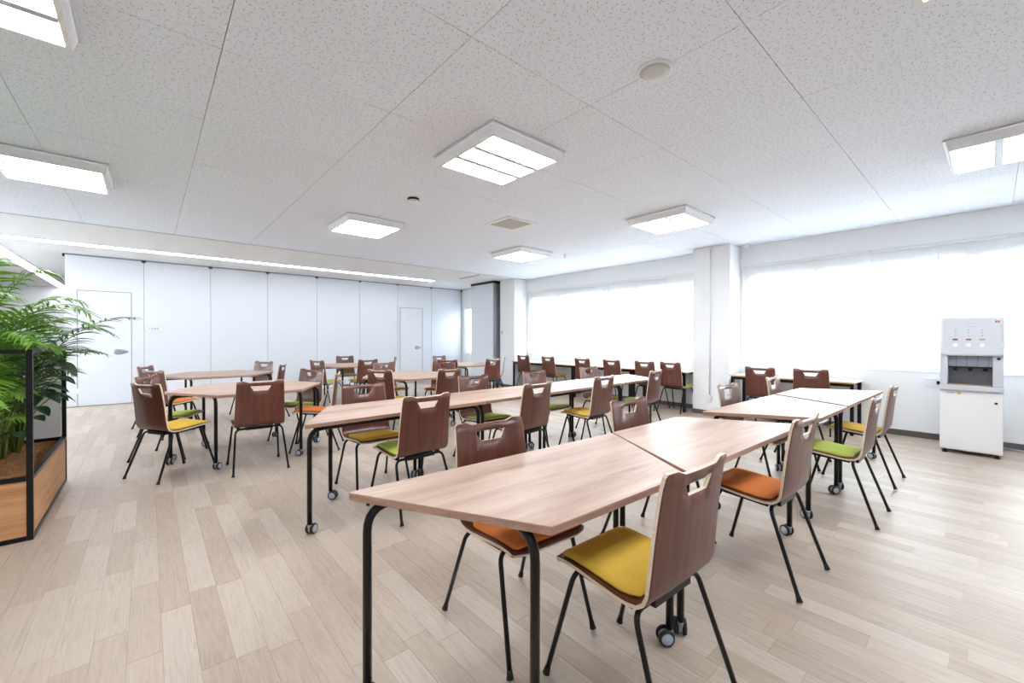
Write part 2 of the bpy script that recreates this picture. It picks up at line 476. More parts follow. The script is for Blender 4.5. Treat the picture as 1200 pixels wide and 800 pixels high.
# windows with frames, glass, sill and venetian blinds
def window(idx, W, mull, units, label, blind=True):
    y0, y1, z0, z1 = W
    w = empty('window_%d' % idx, (XR + 0.1, (y0 + y1) / 2, z0), 0, label, 'window', kind='structure')
    ox, oy, oz = w.location
    fy0, fy1, fz0, fz1 = y0, y1, z0, z1
    y0, y1, z0, z1 = y0 + 0.051, y1 - 0.051, z0 + 0.031, z1 - (0.171 if blind else 0.031)
    def bx(name, X0, X1, Y0, Y1, Z0, Z1, m, par=w):
        return MB().box(X0 - ox, X1 - ox, Y0 - oy, Y1 - oy, Z0 - oz, Z1 - oz).build(name, m, par)
    f = MB(); X0, X1 = XR + 0.10, XR + 0.16
    t_ = 0.045
    for q in ((y0, y1, z0, z0 + t_), (y0, y1, z1 - t_, z1), (y0, y0 + t_, z0, z1), (y1 - t_, y1, z0, z1)):
        f.box(X0 - ox, X1 - ox, q[0] - oy, q[1] - oy, q[2] - oz, q[3] - oz)
    f.build('window_frame', 'aluminium', w)
    edges = [y0 + t_] + [v for v in mull] + [y1 - t_]
    for v in mull: bx('mullion', X0, X1, v - 0.05, v + 0.05, z0 + t_, z1 - t_, 'aluminium')
    for a_, b_ in zip(edges[:-1], edges[1:]):
        bx('pane', XR + 0.127, XR + 0.133, a_ + (0.051 if a_ in mull else 0), b_ - (0.051 if b_ in mull else 0), z0 + t_, z1 - t_, 'glass')
    y0, y1, z0, z1 = fy0, fy1, fz0, fz1
    bx('window_sill', XR - 0.012, XR + 0.072, y0 + 0.001, y1 - 0.001, z0 + 0.0005, z0 + 0.014, 'white_plastic')
    if not blind: return w
    ue = [y0 + 0.004] + units + [y1 - 0.004]
    for a_, b_ in zip(ue[:-1], ue[1:]):
        bl = empty('venetian_blind', (XR + 0.035, (a_ + b_) / 2, z1))
        bl.parent = None
        n = 0
        P = MB().box(-0.02, 0.02, a_ + 0.004 - (a_ + b_) / 2, b_ - 0.004 - (a_ + b_) / 2, -0.035, -0.002).build('head_rail', 'white_plastic', bl)
        hw = (b_ - a_) / 2 - 0.008
        zt, zb = -0.045, -(z1 - z0) + 0.045
        V, F = [], []
        pitch = 0.0215; k = 0; z = zt
        ang = R(62)
        hx, hz = 0.0125 * math.cos(ang), 0.0125 * math.sin(ang)
        while z > zb:
            b0 = len(V)
            for yy in (-hw, hw):
                V += [(-hx, yy, z - hz), (0.001, yy, z + 0.0015), (hx, yy, z + hz)]
            F += [(b0, b0 + 1, b0 + 4, b0 + 3), (b0 + 1, b0 + 2, b0 + 5, b0 + 4)]
            z -= pitch
        so = meshobj('slats', V, F, 'slat', bl); so['kind'] = 'stuff'
        MB().box(-0.012, 0.012, -hw, hw, zb - 0.022, zb - 0.006).build('bottom_rail', 'white_plastic', bl)
        for s_ in (-0.8, 0.8):
            MB().box(-0.0015 - 0.014, 0.0015 - 0.014, hw * s_ - 0.0015, hw * s_ + 0.0015, zb, zt).build('ladder_cord', 'white_plastic', bl)
        BL.append(bl)
    return w
BL = []
window(1, W1, [-1.2, 0.13, 1.72], [0.45, 1.09], 'wide window with lowered white blinds behind the drink dispenser')
nb1 = len(BL)
window(2, W2, [4.75, 5.7, 6.9], [4.1, 5.42, 6.84], 'wide window with lowered white blinds left of the white column')
window(3, W3, [], [], 'narrow bright window at the far corner behind the folded panels')
bl_labels = ['lowered white venetian blind directly right of the white column, widest one of the right window'[:90],
 'narrow lowered white blind between widest blind and the drink dispenser',
 'lowered white venetian blind behind and right of the drink dispenser',
 'narrow lowered white blind touching the left side of the white column',
 'lowered white blind second left from the white column',
 'lowered white blind third left from the white column',
 'lowered white blind at the far left end of the window wall',
 'small lowered white blind on the corner window behind the folded partition panels']
r_ = BL[:nb1][::-1]; l_ = BL[nb1:]
order = r_ + l_
for o, lb in zip(order, bl_labels):
    tag(o, lb, 'blind', 'white venetian blinds lowered over the windows')

w4 = empty('window_4', (XL - 0.08, 10.0, 0.84), 0, 'long added window with white blinds, out of view, brightening the left side', 'window', kind='structure')  # unseen window, added to supply brightness from the left side
fr = MB()
for q in ((-3.499, 3.499, 0.001, 0.045), (-3.499, 3.499, 1.415, 1.459), (-3.499, -3.455, 0.046, 1.414), (3.455, 3.499, 0.046, 1.414), (-0.03, 0.03, 0.046, 1.414)):
    fr.box(-0.03, 0.03, q[0], q[1], q[2], q[3])
fr.build('window_frame', 'aluminium', w4)
MB().box(-0.003, 0.003, -3.454, -0.031, 0.046, 1.414).build('pane', 'glass', w4)
MB().box(-0.003, 0.003, 0.031, 3.454, 0.046, 1.414).build('pane', 'glass', w4)
bl = empty('venetian_blind', (XL - 0.022, 10.0, 0.84), 0, 'white blind over the added side window, out of view', 'blind')  # blind belongs to the added window, unseen as well
V, F = [], []
z = 0.03
while z < 1.42:
    b0 = len(V)
    for yy in (-3.48, 3.48): V += [(0.006, yy, z - 0.011), (-0.001, yy, z + 0.0015), (-0.006, yy, z + 0.011)]
    F += [(b0, b0 + 1, b0 + 4, b0 + 3), (b0 + 1, b0 + 2, b0 + 5, b0 + 4)]
    z += 0.0215
so = meshobj('slats', V, F, 'slat', bl); so['kind'] = 'stuff'
MB().box(-0.018, 0.018, -3.48, 3.48, 1.43, 1.457).build('head_rail', 'white_plastic', bl)

# partition (back)
wb = empty('wall_back', (3.14, YP, 0), 0, 'white folding partition of tall panels across the back of the room', 'wall', kind='structure')
PX = [-1.13 + 1.0687 * k for k in range(9)]
D1 = (-0.97, -0.25, 2.13); D2 = (5.36, 6.05, 2.13)
ZT = 2.765
for a_, b_ in zip(PX[:-1], PX[1:]):
    mb = MB(); ox = 3.14
    d = None
    for q in (D1, D2):
        if q[0] > a_ and q[1] < b_: d = q
    a1, b1 = a_ + 0.004, b_ - 0.004
    if d:
        mb.box(a1 - ox, d[0] - 0.012 - ox, 0, 0.08, 0.012, ZT); mb.box(d[1] + 0.012 - ox, b1 - ox, 0, 0.08, 0.012, ZT)
        mb.box(d[0] - 0.012 - ox, d[1] + 0.012 - ox, 0, 0.08, d[2] + 0.012, ZT)
    else:
        mb.box(a1 - ox, b1 - ox, 0, 0.08, 0.012, ZT)
    mb.build('partition_panel', 'partition', wb)
    MB().box(b_ - 0.004 - ox, b_ + 0.004 - ox, 0.012, 0.07, 0.012, ZT).build('panel_seal', 'grey_line', wb)
    MB().box(b_ - 0.035 - ox, b_ + 0.035 - ox, 0.0, 0.05, ZT - 0.03, ZT + 0.018).build('panel_hanger', 'black_plastic', wb)
MB().box(PX[0] - 0.03 - 3.14, PX[0] - 3.14, 0.0, 0.05, ZT - 0.03, ZT + 0.018).build('panel_hanger', 'black_plastic', wb)
MB().box(PX[0] - 3.14, PX[-1] - 3.14, 0.005, 0.075, ZT + 0.003, H - 0.002).build('ceiling_rail', 'grey_line', wb)
MB().box(PX[0] - 3.14, PX[-1] - 3.14, 0.008, 0.072, 0.0, 0.012).build('floor_seal', 'grey_line', wb)
for k, d in enumerate((D1, D2)):
    dr = empty('door_%d' % (k + 1), ((d[0] + d[1]) / 2, YP, 0), 0, ['flush white pass door near the planter in the partition', 'flush white pass door at the right end of the partition'][k], 'door', kind='structure')
    w2 = (d[1] - d[0]) / 2
    MB().box(-w2, w2, -0.004, 0.05, 0.015, d[2]).build('door_leaf', 'partition', dr)
    fr = MB()
    fr.box(-w2 - 0.0115, -w2 - 0.0005, -0.007, 0.05, 0.013, d[2] + 0.0115).box(w2 + 0.0005, w2 + 0.0115, -0.007, 0.05, 0.013, d[2] + 0.0115).box(-w2, w2, -0.007, 0.05, d[2] + 0.0005, d[2] + 0.0115)
    fr.build('door_frame', 'grey_line', dr)
    # teardrop pull handle
    hp = []
    hx0 = w2 - 0.24
    for i in range(9):
        a = PI / 2 + PI * i / 8
        hp.append((hx0 + 0.05 + 0.055 * math.cos(a), 0.055 * math.sin(a)))
    hp += [(hx0 + 0.12, -0.045), (hx0 + 0.2, -0.012), (hx0 + 0.205, 0.006), (hx0 + 0.16, 0.03)]
    n = len(hp)
    V = [(x, -0.004, 1.0 + z) for x, z in hp] + [(hx0 + 0.09 + (x - hx0 - 0.09) * 0.75, -0.03, 1.0 + z * 0.75) for x, z in hp]
    F = [tuple(range(n, 2 * n))] + [(i, (i + 1) % n, n + (i + 1) % n, n + i) for i in range(n)]
    meshobj('door_handle', V, F, 'aluminium', dr)
    if k == 0:
        for z in (0.25, 1.85): MB().box(-w2 - 0.02, -w2 + 0.012, -0.014, -0.0045, z, z + 0.09).build('hinge', 'white_plastic', dr)

# sign plate on the partition
sg = empty('room_sign', (0.085, YP - 0.001, 1.43), 0, 'small white room name sign with blue line on the partition', 'sign')
def rrect(w, h, r, n=4):
    P = []
    for cx, cy, a0 in ((w - r, h - r, 0), (-w + r, h - r, 90), (-w + r, -h + r, 180), (w - r, -h + r, 270)):
        for i in range(n + 1):
            a = R(a0 + 90 * i / n); P.append((cx + r * math.cos(a), cy + r * math.sin(a)))
    return P
def plate(name, w, h, r, y0, y1, m, parent, cx=0, cz=0):
    P = rrect(w, h, r); n = len(P)
    V = [(cx + x, y0, cz + z) for x, z in P] + [(cx + x, y1, cz + z) for x, z in P]
    F = [tuple(range(n)), tuple(reversed(range(n, 2 * n)))] + [(i, n + i, n + (i + 1) % n, (i + 1) % n) for i in range(n)]
    return meshobj(name, V, F, m, parent)
M['ink_dark'] = mat('ink_dark', srgb(70, 72, 92), 0.6)
M['ink_blue'] = mat('ink_blue', srgb(60, 150, 220), 0.6)
plate('sign_border', 0.138, 0.056, 0.02, -0.004, 0, 'grey_plastic', sg)
plate('sign_face', 0.130, 0.048, 0.016, -0.006, -0.0012, 'white_plastic', sg)
def text(name, body, size, m, parent, loc, rot=(PI / 2, 0, 0), sx=1.0):
    cu = bpy.data.curves.new(name, 'FONT'); cu.body = body; cu.size = size; cu.align_x = 'CENTER'; cu.align_y = 'CENTER'
    cu.extrude = 0.0006
    cu.materials.append(M[m]); cu.space_character = 1.25
    tmp = bpy.data.objects.new('lettering_curve', cu); COL.objects.link(tmp)
    me = bpy.data.meshes.new_from_object(tmp)
    me.name = name
    bpy.data.objects.remove(tmp)
    o = bpy.data.objects.new(name, me); COL.objects.link(o); o.parent = parent; o.location = loc; o.rotation_euler = rot; o.scale = (sx, 1, 1)
    return o
text('sign_text', '大会議室', 0.036, 'ink_dark', sg, (0, -0.0075, 0.016))
text('sign_text', 'MEETING ROOM', 0.026, 'ink_blue', sg, (0, -0.0075, -0.024))

# folded partition panels parked by the column
fp = empty('folded_partition', (7.0, 9.15, 0), 0, 'stack of tall grey-edged partition panels parked beside the far column', 'partition')
for k in range(4):
    x0 = 6.87 - 7.0 + 0.082 * k
    MB().box(x0, x0 + 0.076, -0.49, 0.49, 0.02, 2.73).build('partition_panel', 'partition', fp)
    MB().box(x0 + 0.004, x0 + 0.072, -0.502, -0.491, 0.02, 2.73).build('panel_edge', 'aluminium', fp)
    MB().box(x0 + 0.02, x0 + 0.056, -0.35, 0.35, 0.0, 0.019).build('floor_seal', 'black_plastic', fp)
MB().box(-0.14, 0.20, -0.52, 0.5, 2.732, 2.786).build('ceiling_rail', 'black_plastic', fp)
t = MB().box(5.97, 6.0, 8.05, 8.9, H - 0.012, H - 0.001).build('trim_2', 'grey_line')
tag(t, 'short grey track on the ceiling near the folded panels', 'trim', kind='structure')

# ------------------------------------------------------------------ ceiling items
def lamp_fixture():
    r = empty('ceiling_light')
    MB().box(-0.38, 0.38, -0.40, 0.40, -0.016, -0.001).build('base_plate', 'grey_plastic', r, 0.003)
    a, b, zt, zb = (0.365, 0.385, -0.0161, -0.085)
    s_ = 0.955
    V = [(-a, -b, zt), (a, -b, zt), (a, b, zt), (-a, b, zt), (-a * s_, -b * s_, zb), (a * s_, -b * s_, zb), (a * s_, b * s_, zb), (-a * s_, b * s_, zb)]
    i = 0.93
    V += [(-a * s_ * i, -b * s_ * i, zb), (a * s_ * i, -b * s_ * i, zb), (a * s_ * i, b * s_ * i, zb), (-a * s_ * i, b * s_ * i, zb)]
    V += [(v[0], v[1], zb + 0.02) for v in V[8:12]]
    F = [(0, 1, 5, 4), (1, 2, 6, 5), (2, 3, 7, 6), (3, 0, 4, 7)]
    F += [(4, 5, 9, 8), (5, 6, 10, 9), (6, 7, 11, 10), (7, 4, 8, 11)]
    F += [(8, 9, 13, 12), (9, 10, 14, 13), (10, 11, 15, 14), (11, 8, 12, 15)]
    meshobj('lamp_body', V, F, 'white_plastic', r)
    w, l = a * s_ * i, b * s_ * i
    # three luminous strips along y with thin ribs between
    for k in range(3):
        y0 = -l + 2 * l * k / 3 + (0.024 if k else 0.002); y1 = -l + 2 * l * (k + 1) / 3 - (0.024 if k < 2 else 0.002)
        MB().box(-w + 0.002, w - 0.002, y0, y1, zb + 0.008, zb + 0.016).build('light_panel', 'lamp', r)
        if k < 2: MB().box(-w + 0.001, w - 0.001, y1 + 0.001, y1 + 0.047, zb - 0.002, zb + 0.018).build('louvre', 'grey_plastic', r)
    return r
lproto = lamp_fixture()
LX = [-0.63, 2.19, 5.0]; LY = [-0.14, 2.69, 5.5]
llab = {(0, 0): 'square ceiling light behind the viewer at left', (1, 0): 'square ceiling light above and behind the viewer',
 (2, 0): 'square ceiling light cut by the right edge of the picture', (0, 1): 'square ceiling light cut by the top left corner of the picture',
 (1, 1): 'largest square ceiling light in the middle of the picture, three bright strips', (2, 1): 'square ceiling light above the white column',
 (0, 2): 'square ceiling light cut by the left edge, above the planter', (1, 2): 'square ceiling light left of the smoke detector, above the hexagon tables',
 (2, 2): 'smallest farthest square ceiling light, near the far column'}
first = True
for i, x in enumerate(LX):
    for j, y in enumerate(LY):
        o = lproto if first else copy_tree(lproto)
        first = False
        o.location = (x, y, H)
        tag(o, llab[(i, j)], 'ceiling light', 'square ceiling lights')
# linear strips
o = empty('linear_light', (2.7, 9.72, H), 0, 'long bright linear light on the ceiling in front of the partition', 'light strip')
MB().box(-4.72, 3.0, -0.10, 0.10, -0.012, -0.001).build('housing', 'white_plastic', o)
MB().box(-4.7, 2.98, -0.085, 0.085, -0.016, -0.0125).build('diffuser', 'strip', o)
o = empty('linear_light', (-1.92, 14.2, H), 0, 'bright linear light running away above the area left of the partition', 'light strip')
MB().box(-0.10, 0.10, -4.3, 4.2, -0.012, -0.001).build('housing', 'white_plastic', o)
MB().box(-0.085, 0.085, -4.28, 4.18, -0.016, -0.0125).build('diffuser', 'strip', o)
# vent
o = empty('ceiling_vent', (3.64, 4.21, H), 0, 'square grey ceiling air vent with white frame', 'vent')
f = MB()
for q in ((-0.25, 0.25, -0.25, -0.2), (-0.25, 0.25, 0.2, 0.25), (-0.25, -0.2, -0.2, 0.2), (0.2, 0.25, -0.2, 0.2)):
    f.box(q[0], q[1], q[2], q[3], -0.012, -0.001)
f.build('frame', 'white_plastic', o)
M['vent_grey'] = mat('vent_grey', srgb(190, 188, 184), 0.6)
MB().box(-0.199, 0.199, -0.199, 0.199, -0.006, -0.001).build('grille', 'vent_grey', o)
for k in range(8):
    MB().box(-0.198, 0.198, -0.18 + k * 0.05, -0.172 + k * 0.05, -0.0105, -0.0062).build('slat', 'vent_grey', o)
# speaker
o = empty('ceiling_speaker', (2.18, 1.27, H), 0, 'round pale ceiling speaker grille on a tile joint', 'speaker')
MB().lathe((0, 0, -0.001), (0, 0, -1), [(0.098, 0), (0.098, 0.006), (0.090, 0.012), (0.083, 0.012)], 40).build('rim', 'white_plastic', o)
M['speaker_mesh'] = mat('speaker_mesh', srgb(206, 207, 205), 0.7)
MB().lathe((0, 0, -0.0132), (0, 0, -1), [(0.083, 0), (0.05, 0.003), (0.0, 0.0045)], 40).build('grille', 'speaker_mesh', o)
# smoke detector
o = empty('smoke_detector', (2.19, 4.16, H), 0, 'small white smoke detector with black base on the ceiling', 'detector')
MB().lathe((0, 0, -0.001), (0, 0, -1), [(0.062, 0), (0.062, 0.02)], 24).build('base', 'black_plastic', o)
MB().lathe((0, 0, -0.0215), (0, 0, -1), [(0.056, 0), (0.058, 0.012), (0.045, 0.026), (0.018, 0.032)], 24).build('cap', 'white_plastic', o)
o = empty('sprinkler', (5.71, 5.1, H), 0, 'tiny sprinkler head on the ceiling near farthest light', 'sprinkler')
MB().lathe((0, 0, -0.001), (0, 0, -1), [(0.04, 0), (0.035, 0.008), (0.012, 0.010), (0.012, 0.03)], 16).build('rosette', 'white_plastic', o)
MB().lathe((0, 0, -0.0315), (0, 0, -1), [(0.006, 0), (0.006, 0.02), (0.022, 0.021), (0.022, 0.024)], 16).build('head', 'aluminium', o)

# column conduit, switches, sensors
o = empty('cable_conduit', (7.03, 3.07, 0), 0, 'white vertical conduit on the front of the window column', 'conduit')
MB().tube([(-0.012, 0, 0.33), (-0.012, 0, H - 0.06)], 0.011, 8).build('pipe', 'white_plastic', o)
MB().box(-0.03, -0.0005, -0.035, 0.035, 0.22, 0.33).build('socket_box', 'white_plastic', o, 0.004)
MB().box(-0.032, -0.0005, -0.03, 0.03, H - 0.06, H - 0.002).build('junction_box', 'white_plastic', o, 0.004)
o = empty('wall_sensor', (7.3, 2.62, H), 0, 'small white bracket sensor under the ceiling right of the column', 'sensor')
MB().lathe((0, 0, -0.001), (0, 0, -1), [(0.05, 0), (0.05, 0.02), (0.035, 0.05), (0.01, 0.06)], 20).build('dome', 'white_plastic', o)
o = empty('wall_switch', (7.03, 8.45, 1.42), 0, 'small white control with dark display on the far column', 'switch')
MB().box(-0.014, -0.0005, -0.045, 0.045, -0.06, 0.06).build('plate', 'white_plastic', o, 0.003)
MB().box(-0.017, -0.0145, -0.015, 0.018, -0.02, 0.035).build('display', 'steel', o)
o = empty('wall_outlet', (XR, 0.47, 0.72), 0, 'white wall socket with black plug beside the drink dispenser', 'outlet')
MB().box(-0.03, -0.0005, -0.06, 0.09, -0.05, 0.05).build('socket_box', 'white_plastic', o, 0.004)
MB().box(-0.06, -0.031, -0.05, -0.02, -0.02, 0.02).build('plug', 'black_plastic', o, 0.003)

# ------------------------------------------------------------------ tables
TW, TS, TD, TZ, TT = 1.5, 0.75, 0.65, 0.72, 0.027
def round_poly(P, r, n=4):
    out = []
    for i in range(len(P)):
        a, b, c = Vector(P[i - 1]), Vector(P[i]), Vector(P[(i + 1) % len(P)])
        d1, d2 = (a - b).normalized(), (c - b).normalized()
        ang = d1.angle(d2); f = r / math.tan(ang / 2); f = min(f, 0.06)
        p1, p2 = b + d1 * f, b + d2 * f
        for k in range(n + 1):
            t = k / n
            out.append(tuple(p1 * (1 - t) ** 2 + b * 2 * t * (1 - t) + p2 * t * t))
    return out
def trapezoid_table():
    r = empty('trapezoid_table')
    e = 0.002
    P = round_poly([(e * 1.7, e), (TW - e * 1.7, e), ((TW + TS) / 2 - e * .6, TD - e), ((TW - TS) / 2 + e * .6, TD - e)], 0.012)
    t = MB().prism(P, TZ - TT, TZ, 0, 1).build('tabletop', ['table_top', 'table_edge'], r, 0.0035)
    zb = TZ - TT - 0.019
    rr = 0.0155
    legs = [(0.055, 0.065), (TW - 0.055, 0.065), ((TW + TS) / 2 + 0.0, TD - 0.072), ((TW - TS) / 2 - 0.0, TD - 0.072)]
    MB().tube([(0.15, 0.065, zb), (TW - 0.15, 0.065, zb)], rr, 10).build('frame_rail', 'black_metal', r)
    mbp = MB()
    for lx in (legs[2][0], legs[3][0]):
        mbp.box(lx - 0.035, lx + 0.035, TD - 0.19, TD - 0.11, TZ - TT - 0.0045, TZ - TT - 0.0005)
    for lx in (0.2, TW - 0.2): mbp.box(lx - 0.04, lx + 0.04, 0.09, 0.13, TZ - TT - 0.0045, TZ - TT - 0.0005)
    mbp.build('mounting_plate', 'black_metal', r)
    for i, (lx, ly) in enumerate(legs):
        if i == 0: pts = [(0.149, ly, zb), (lx, ly, zb), (lx, ly, 0.066)]
        elif i == 1: pts = [(TW - 0.149, ly, zb), (lx, ly, zb), (lx, ly, 0.066)]
        else: pts = [(lx, 0.085, zb), (lx, ly, zb), (lx, ly, 0.066)]
        lg = MB().tube(pts, rr, 10, fillet=0.085, fs=6).build('leg', 'black_metal', r)
        a = [0.6, 1.23, 3.9, 5.6][i]
        d = Vector((math.cos(a), math.sin(a), 0)); sx = Vector((-d.y, d.x, 0))
        c = Vector((lx, ly, 0)) + d * 0.018
        h = MB()
        h.lathe((lx, ly, 0.045), (0, 0, 1), [(0.013, 0), (0.013, 0.0205)], 12)
        q = c + Vector((0, 0, 0.034))
        h.lathe(tuple(q - sx * 0.007), tuple(sx), [(0.027, 0), (0.027, 0.014)], 16)
        h.build('caster_housing', 'hub_grey', lg)
        for s_ in (-1, 1):
            wmb = MB()
            cc = q + sx * (0.009 * s_)
            wmb.lathe(tuple(cc), tuple(sx * s_), [(0.026, 0), (0.033, 0.002), (0.034, 0.008), (0.031, 0.016), (0.0245, 0.0165)], 20, 0)
            wmb.lathe(tuple(cc + sx * s_ * 0.0167), tuple(sx * s_), [(0.0243, 0), (0.020, 0.0025), (0.0, 0.003)], 20, 1)
            wmb.build('caster_wheel', ['tyre', 'hub_grey'], lg)
    return r
tproto = trapezoid_table()
tables = []
def table(x, y, a, flip, label, group, first=[True]):
    """long side starts at (x, y) and runs along angle a; flip puts the short side on the right hand side"""
    o = tproto if first[0] else copy_tree(tproto)
    first[0] = False
    if flip:
        o.location = (x + TW * math.cos(a), y + TW * math.sin(a), 0); o.rotation_euler = (0, 0, a + PI)
    else:
        o.location = (x, y, 0); o.rotation_euler = (0, 0, a)
    tag(o, label, 'table', group)
G1, G2, G3 = 'tables of the front row', 'tables of the second row', 'tables paired into hexagons'
table(0.518, 1.486, -0.036, True, 'nearest trapezoid table, long edge away from the viewer, large at the bottom', G1)
table(1.642, 0.796, -0.012, False, 'second trapezoid table of the front row, joined to the nearest one', G1)
table(3.104, 1.418, -0.012, True, 'third trapezoid table of the front row, with a gap before it', G1)
table(4.292, 0.762, -0.014, False, 'last trapezoid table of the front row, near the window counter', G1)
a2 = 0.0465
def row2(s, t):
    return (0.726 + s * math.cos(a2) - t * math.sin(a2), 2.804 + s * math.sin(a2) + t * math.cos(a2))
S_ = TW + TS
table(*row2(0, 0), a2, False, 'first trapezoid table of the second row, pointed left end near the middle of the floor', G2)
table(*row2(1.125, TD), a2, True, 'second trapezoid table of the second row from its left end', G2)
table(*row2(S_, 0), a2, False, 'third trapezoid table of the second row from its left end', G2)
table(*row2(S_ + 1.125, TD), a2, True, 'last trapezoid table of the second row, toward the window column', G2)
hexes = [(0.86, 5.45, 0.0, 'nearer left hexagon'), (0.82, 7.80, 0.0, 'farther left hexagon'), (2.97, 5.70, 0.0, 'middle hexagon'), (3.18, 8.70, -0.02, 'far middle hexagon by the partition'), (5.16, 7.42, 0.0, 'far right hexagon by the folded panels')]
for x, y, a, nm in hexes:
    ux, uy = math.cos(a), math.sin(a)
    table(x - TW / 2 * ux, y - TW / 2 * uy, a, True, 'trapezoid table forming the near half of the ' + nm, G3)
    table(x - TW / 2 * ux, y - TW / 2 * uy, a, False, 'trapezoid table forming the far half of the ' + nm, G3)

# window counter tables
def counter(x0, x1, y0, y1, label):
    r = empty('counter_table', ((x0 + x1) / 2, (y0 + y1) / 2, 0), 0, label, 'table', 'narrow counter tables along the windows')
    hx, hy = (x1 - x0) / 2, (y1 - y0) / 2 - 0.002
    MB().box(-hx, hx, -hy, hy, 0.678, 0.7).build('tabletop', 'counter_top', r)
    MB().box(-hx - 0.003, -hx - 0.0002, -hy, hy, 0.678, 0.7).build('edge_band', 'counter_edge', r)
    MB().box(-hx + 0.03, -hx + 0.06, -hy + 0.052, hy - 0.052, 0.635, 0.677).box(hx - 0.06, hx - 0.03, -hy + 0.052, hy - 0.052, 0.635, 0.677).build('apron', 'black_metal', r)
    for sx in (-1, 1):
        for sy in (-1, 1):
            cx, cy = sx * (hx - 0.045), sy * (hy - 0.03)
            lg = MB().box(cx - 0.02, cx + 0.02, cy - 0.02, cy + 0.02, 0.012, 0.677).build('leg', 'black_metal', r, 0.002)
            MB().box(cx - 0.016, cx + 0.016, cy - 0.016, cy + 0.016, 0.0, 0.0115).build('foot', 'black_plastic', lg)
counter(6.87, 7.42, 1.16, 2.70, 'narrow window counter table right of the white column')
counter(6.87, 7.42, 3.42, 4.47, 'short window counter table directly left of the white column')
counter(6.87, 7.42, 4.47, 5.92, 'middle window counter table under the left window')
counter(6.87, 7.42, 5.92, 7.90, 'farthest window counter table near the far column')

# ------------------------------------------------------------------ chairs
PROF = [(-0.193, 0.865), (-0.184, 0.818), (-0.177, 0.772), (-0.170, 0.72), (-0.162, 0.65), (-0.156, 0.58), (-0.150, 0.52), (-0.141, 0.485),
        (-0.125, 0.459), (-0.100, 0.443), (-0.065, 0.437), (-0.02, 0.438), (0.05, 0.444), (0.12, 0.451), (0.18, 0.455), (0.225, 0.454), (0.25, 0.449), (0.268, 0.440)]
def halfw(i):
    y, z = PROF[i]
    if z > 0.5 and y < -0.1: return 0.194 + (0.865 - z) / (0.865 - 0.5) * 0.013
    if i < 11: return 0.207
    return 0.207 - (y + 0.02) / 0.29 * 0.010
TH = 0.0125
def prof_normal(i):
    a = Vector(PROF[max(i - 1, 0)]); b = Vector(PROF[min(i + 1, len(PROF) - 1)])
    t = (b - a).normalized()
    return Vector((-t.y, t.x))  # toward the sitter / up
def shell_mesh():
    rows = []
    rowz = list(range(len(PROF)))
    for i in rowz:
        w = halfw(i); y, z = PROF[i]; n = prof_normal(i)
        if n.x + n.y < 0: n = -n
        if i <= 1: h = 0.086
        elif i == 2: h = 0.058
        else: h = 0.058
        us = [0, 0.03, h, 0.098 if i < 5 else 0.1, 0.135, w - 0.012, w]
        us = [-u for u in us[::-1]] + us[1:]
        row = []
        for k, u in enumerate(us):
            au = abs(u); dz = 0
            if i == 0:
                if au <= 0.1: dz = -0.014
                elif au > w - 0.005: dz = -0.010
                elif au > w - 0.02: dz = -0.001
            dy = 0
            if i == len(PROF) - 1:
                if au > w - 0.005: dy = -0.030
                elif au > w - 0.02: dy = -0.010
            bow = 0.014 * (au / 0.2) ** 2 if i < 7 else 0.014 * (au / 0.2) ** 2 * max(0, (9 - i) / 3)
            p = Vector((u, y + bow + dy, z + dz + (0.0 if dy == 0 else 0.004)))
            nn = Vector((0, n.x, n.y))
            row.append((p, nn))
        rows.append(row)
    nc = len(rows[0]); nr = len(rows)
    V = [p for r_ in rows for p, n in r_] + [p - n * TH for r_ in rows for p, n in r_]
    off = nc * nr
    hole = set()
    for c in range(4, 8):  # columns between -h and h (index 4..8)
        hole.add((1, c))
    F, Mi, S = [], [], []
    cells = [(i, j) for i in range(nr - 1) for j in range(nc - 1) if (i, j) not in hole]
    cs = set(cells)
    for i, j in cells:
        a, b, c, d = i * nc + j, i * nc + j + 1, (i + 1) * nc + j + 1, (i + 1) * nc + j
        F.append((a, d, c, b)); Mi.append(0); S.append(True)
        F.append((off + a, off + b, off + c, off + d)); Mi.append(0); S.append(True)
        for (ni, nj, p, q) in ((i - 1, j, a, b), (i + 1, j, c, d), (i, j - 1, d, a), (i, j + 1, b, c)):
            if (ni, nj) not in cs:
                F.append((p, q, off + q, off + p)); Mi.append(1); S.append(False)
    return V, F, Mi, S
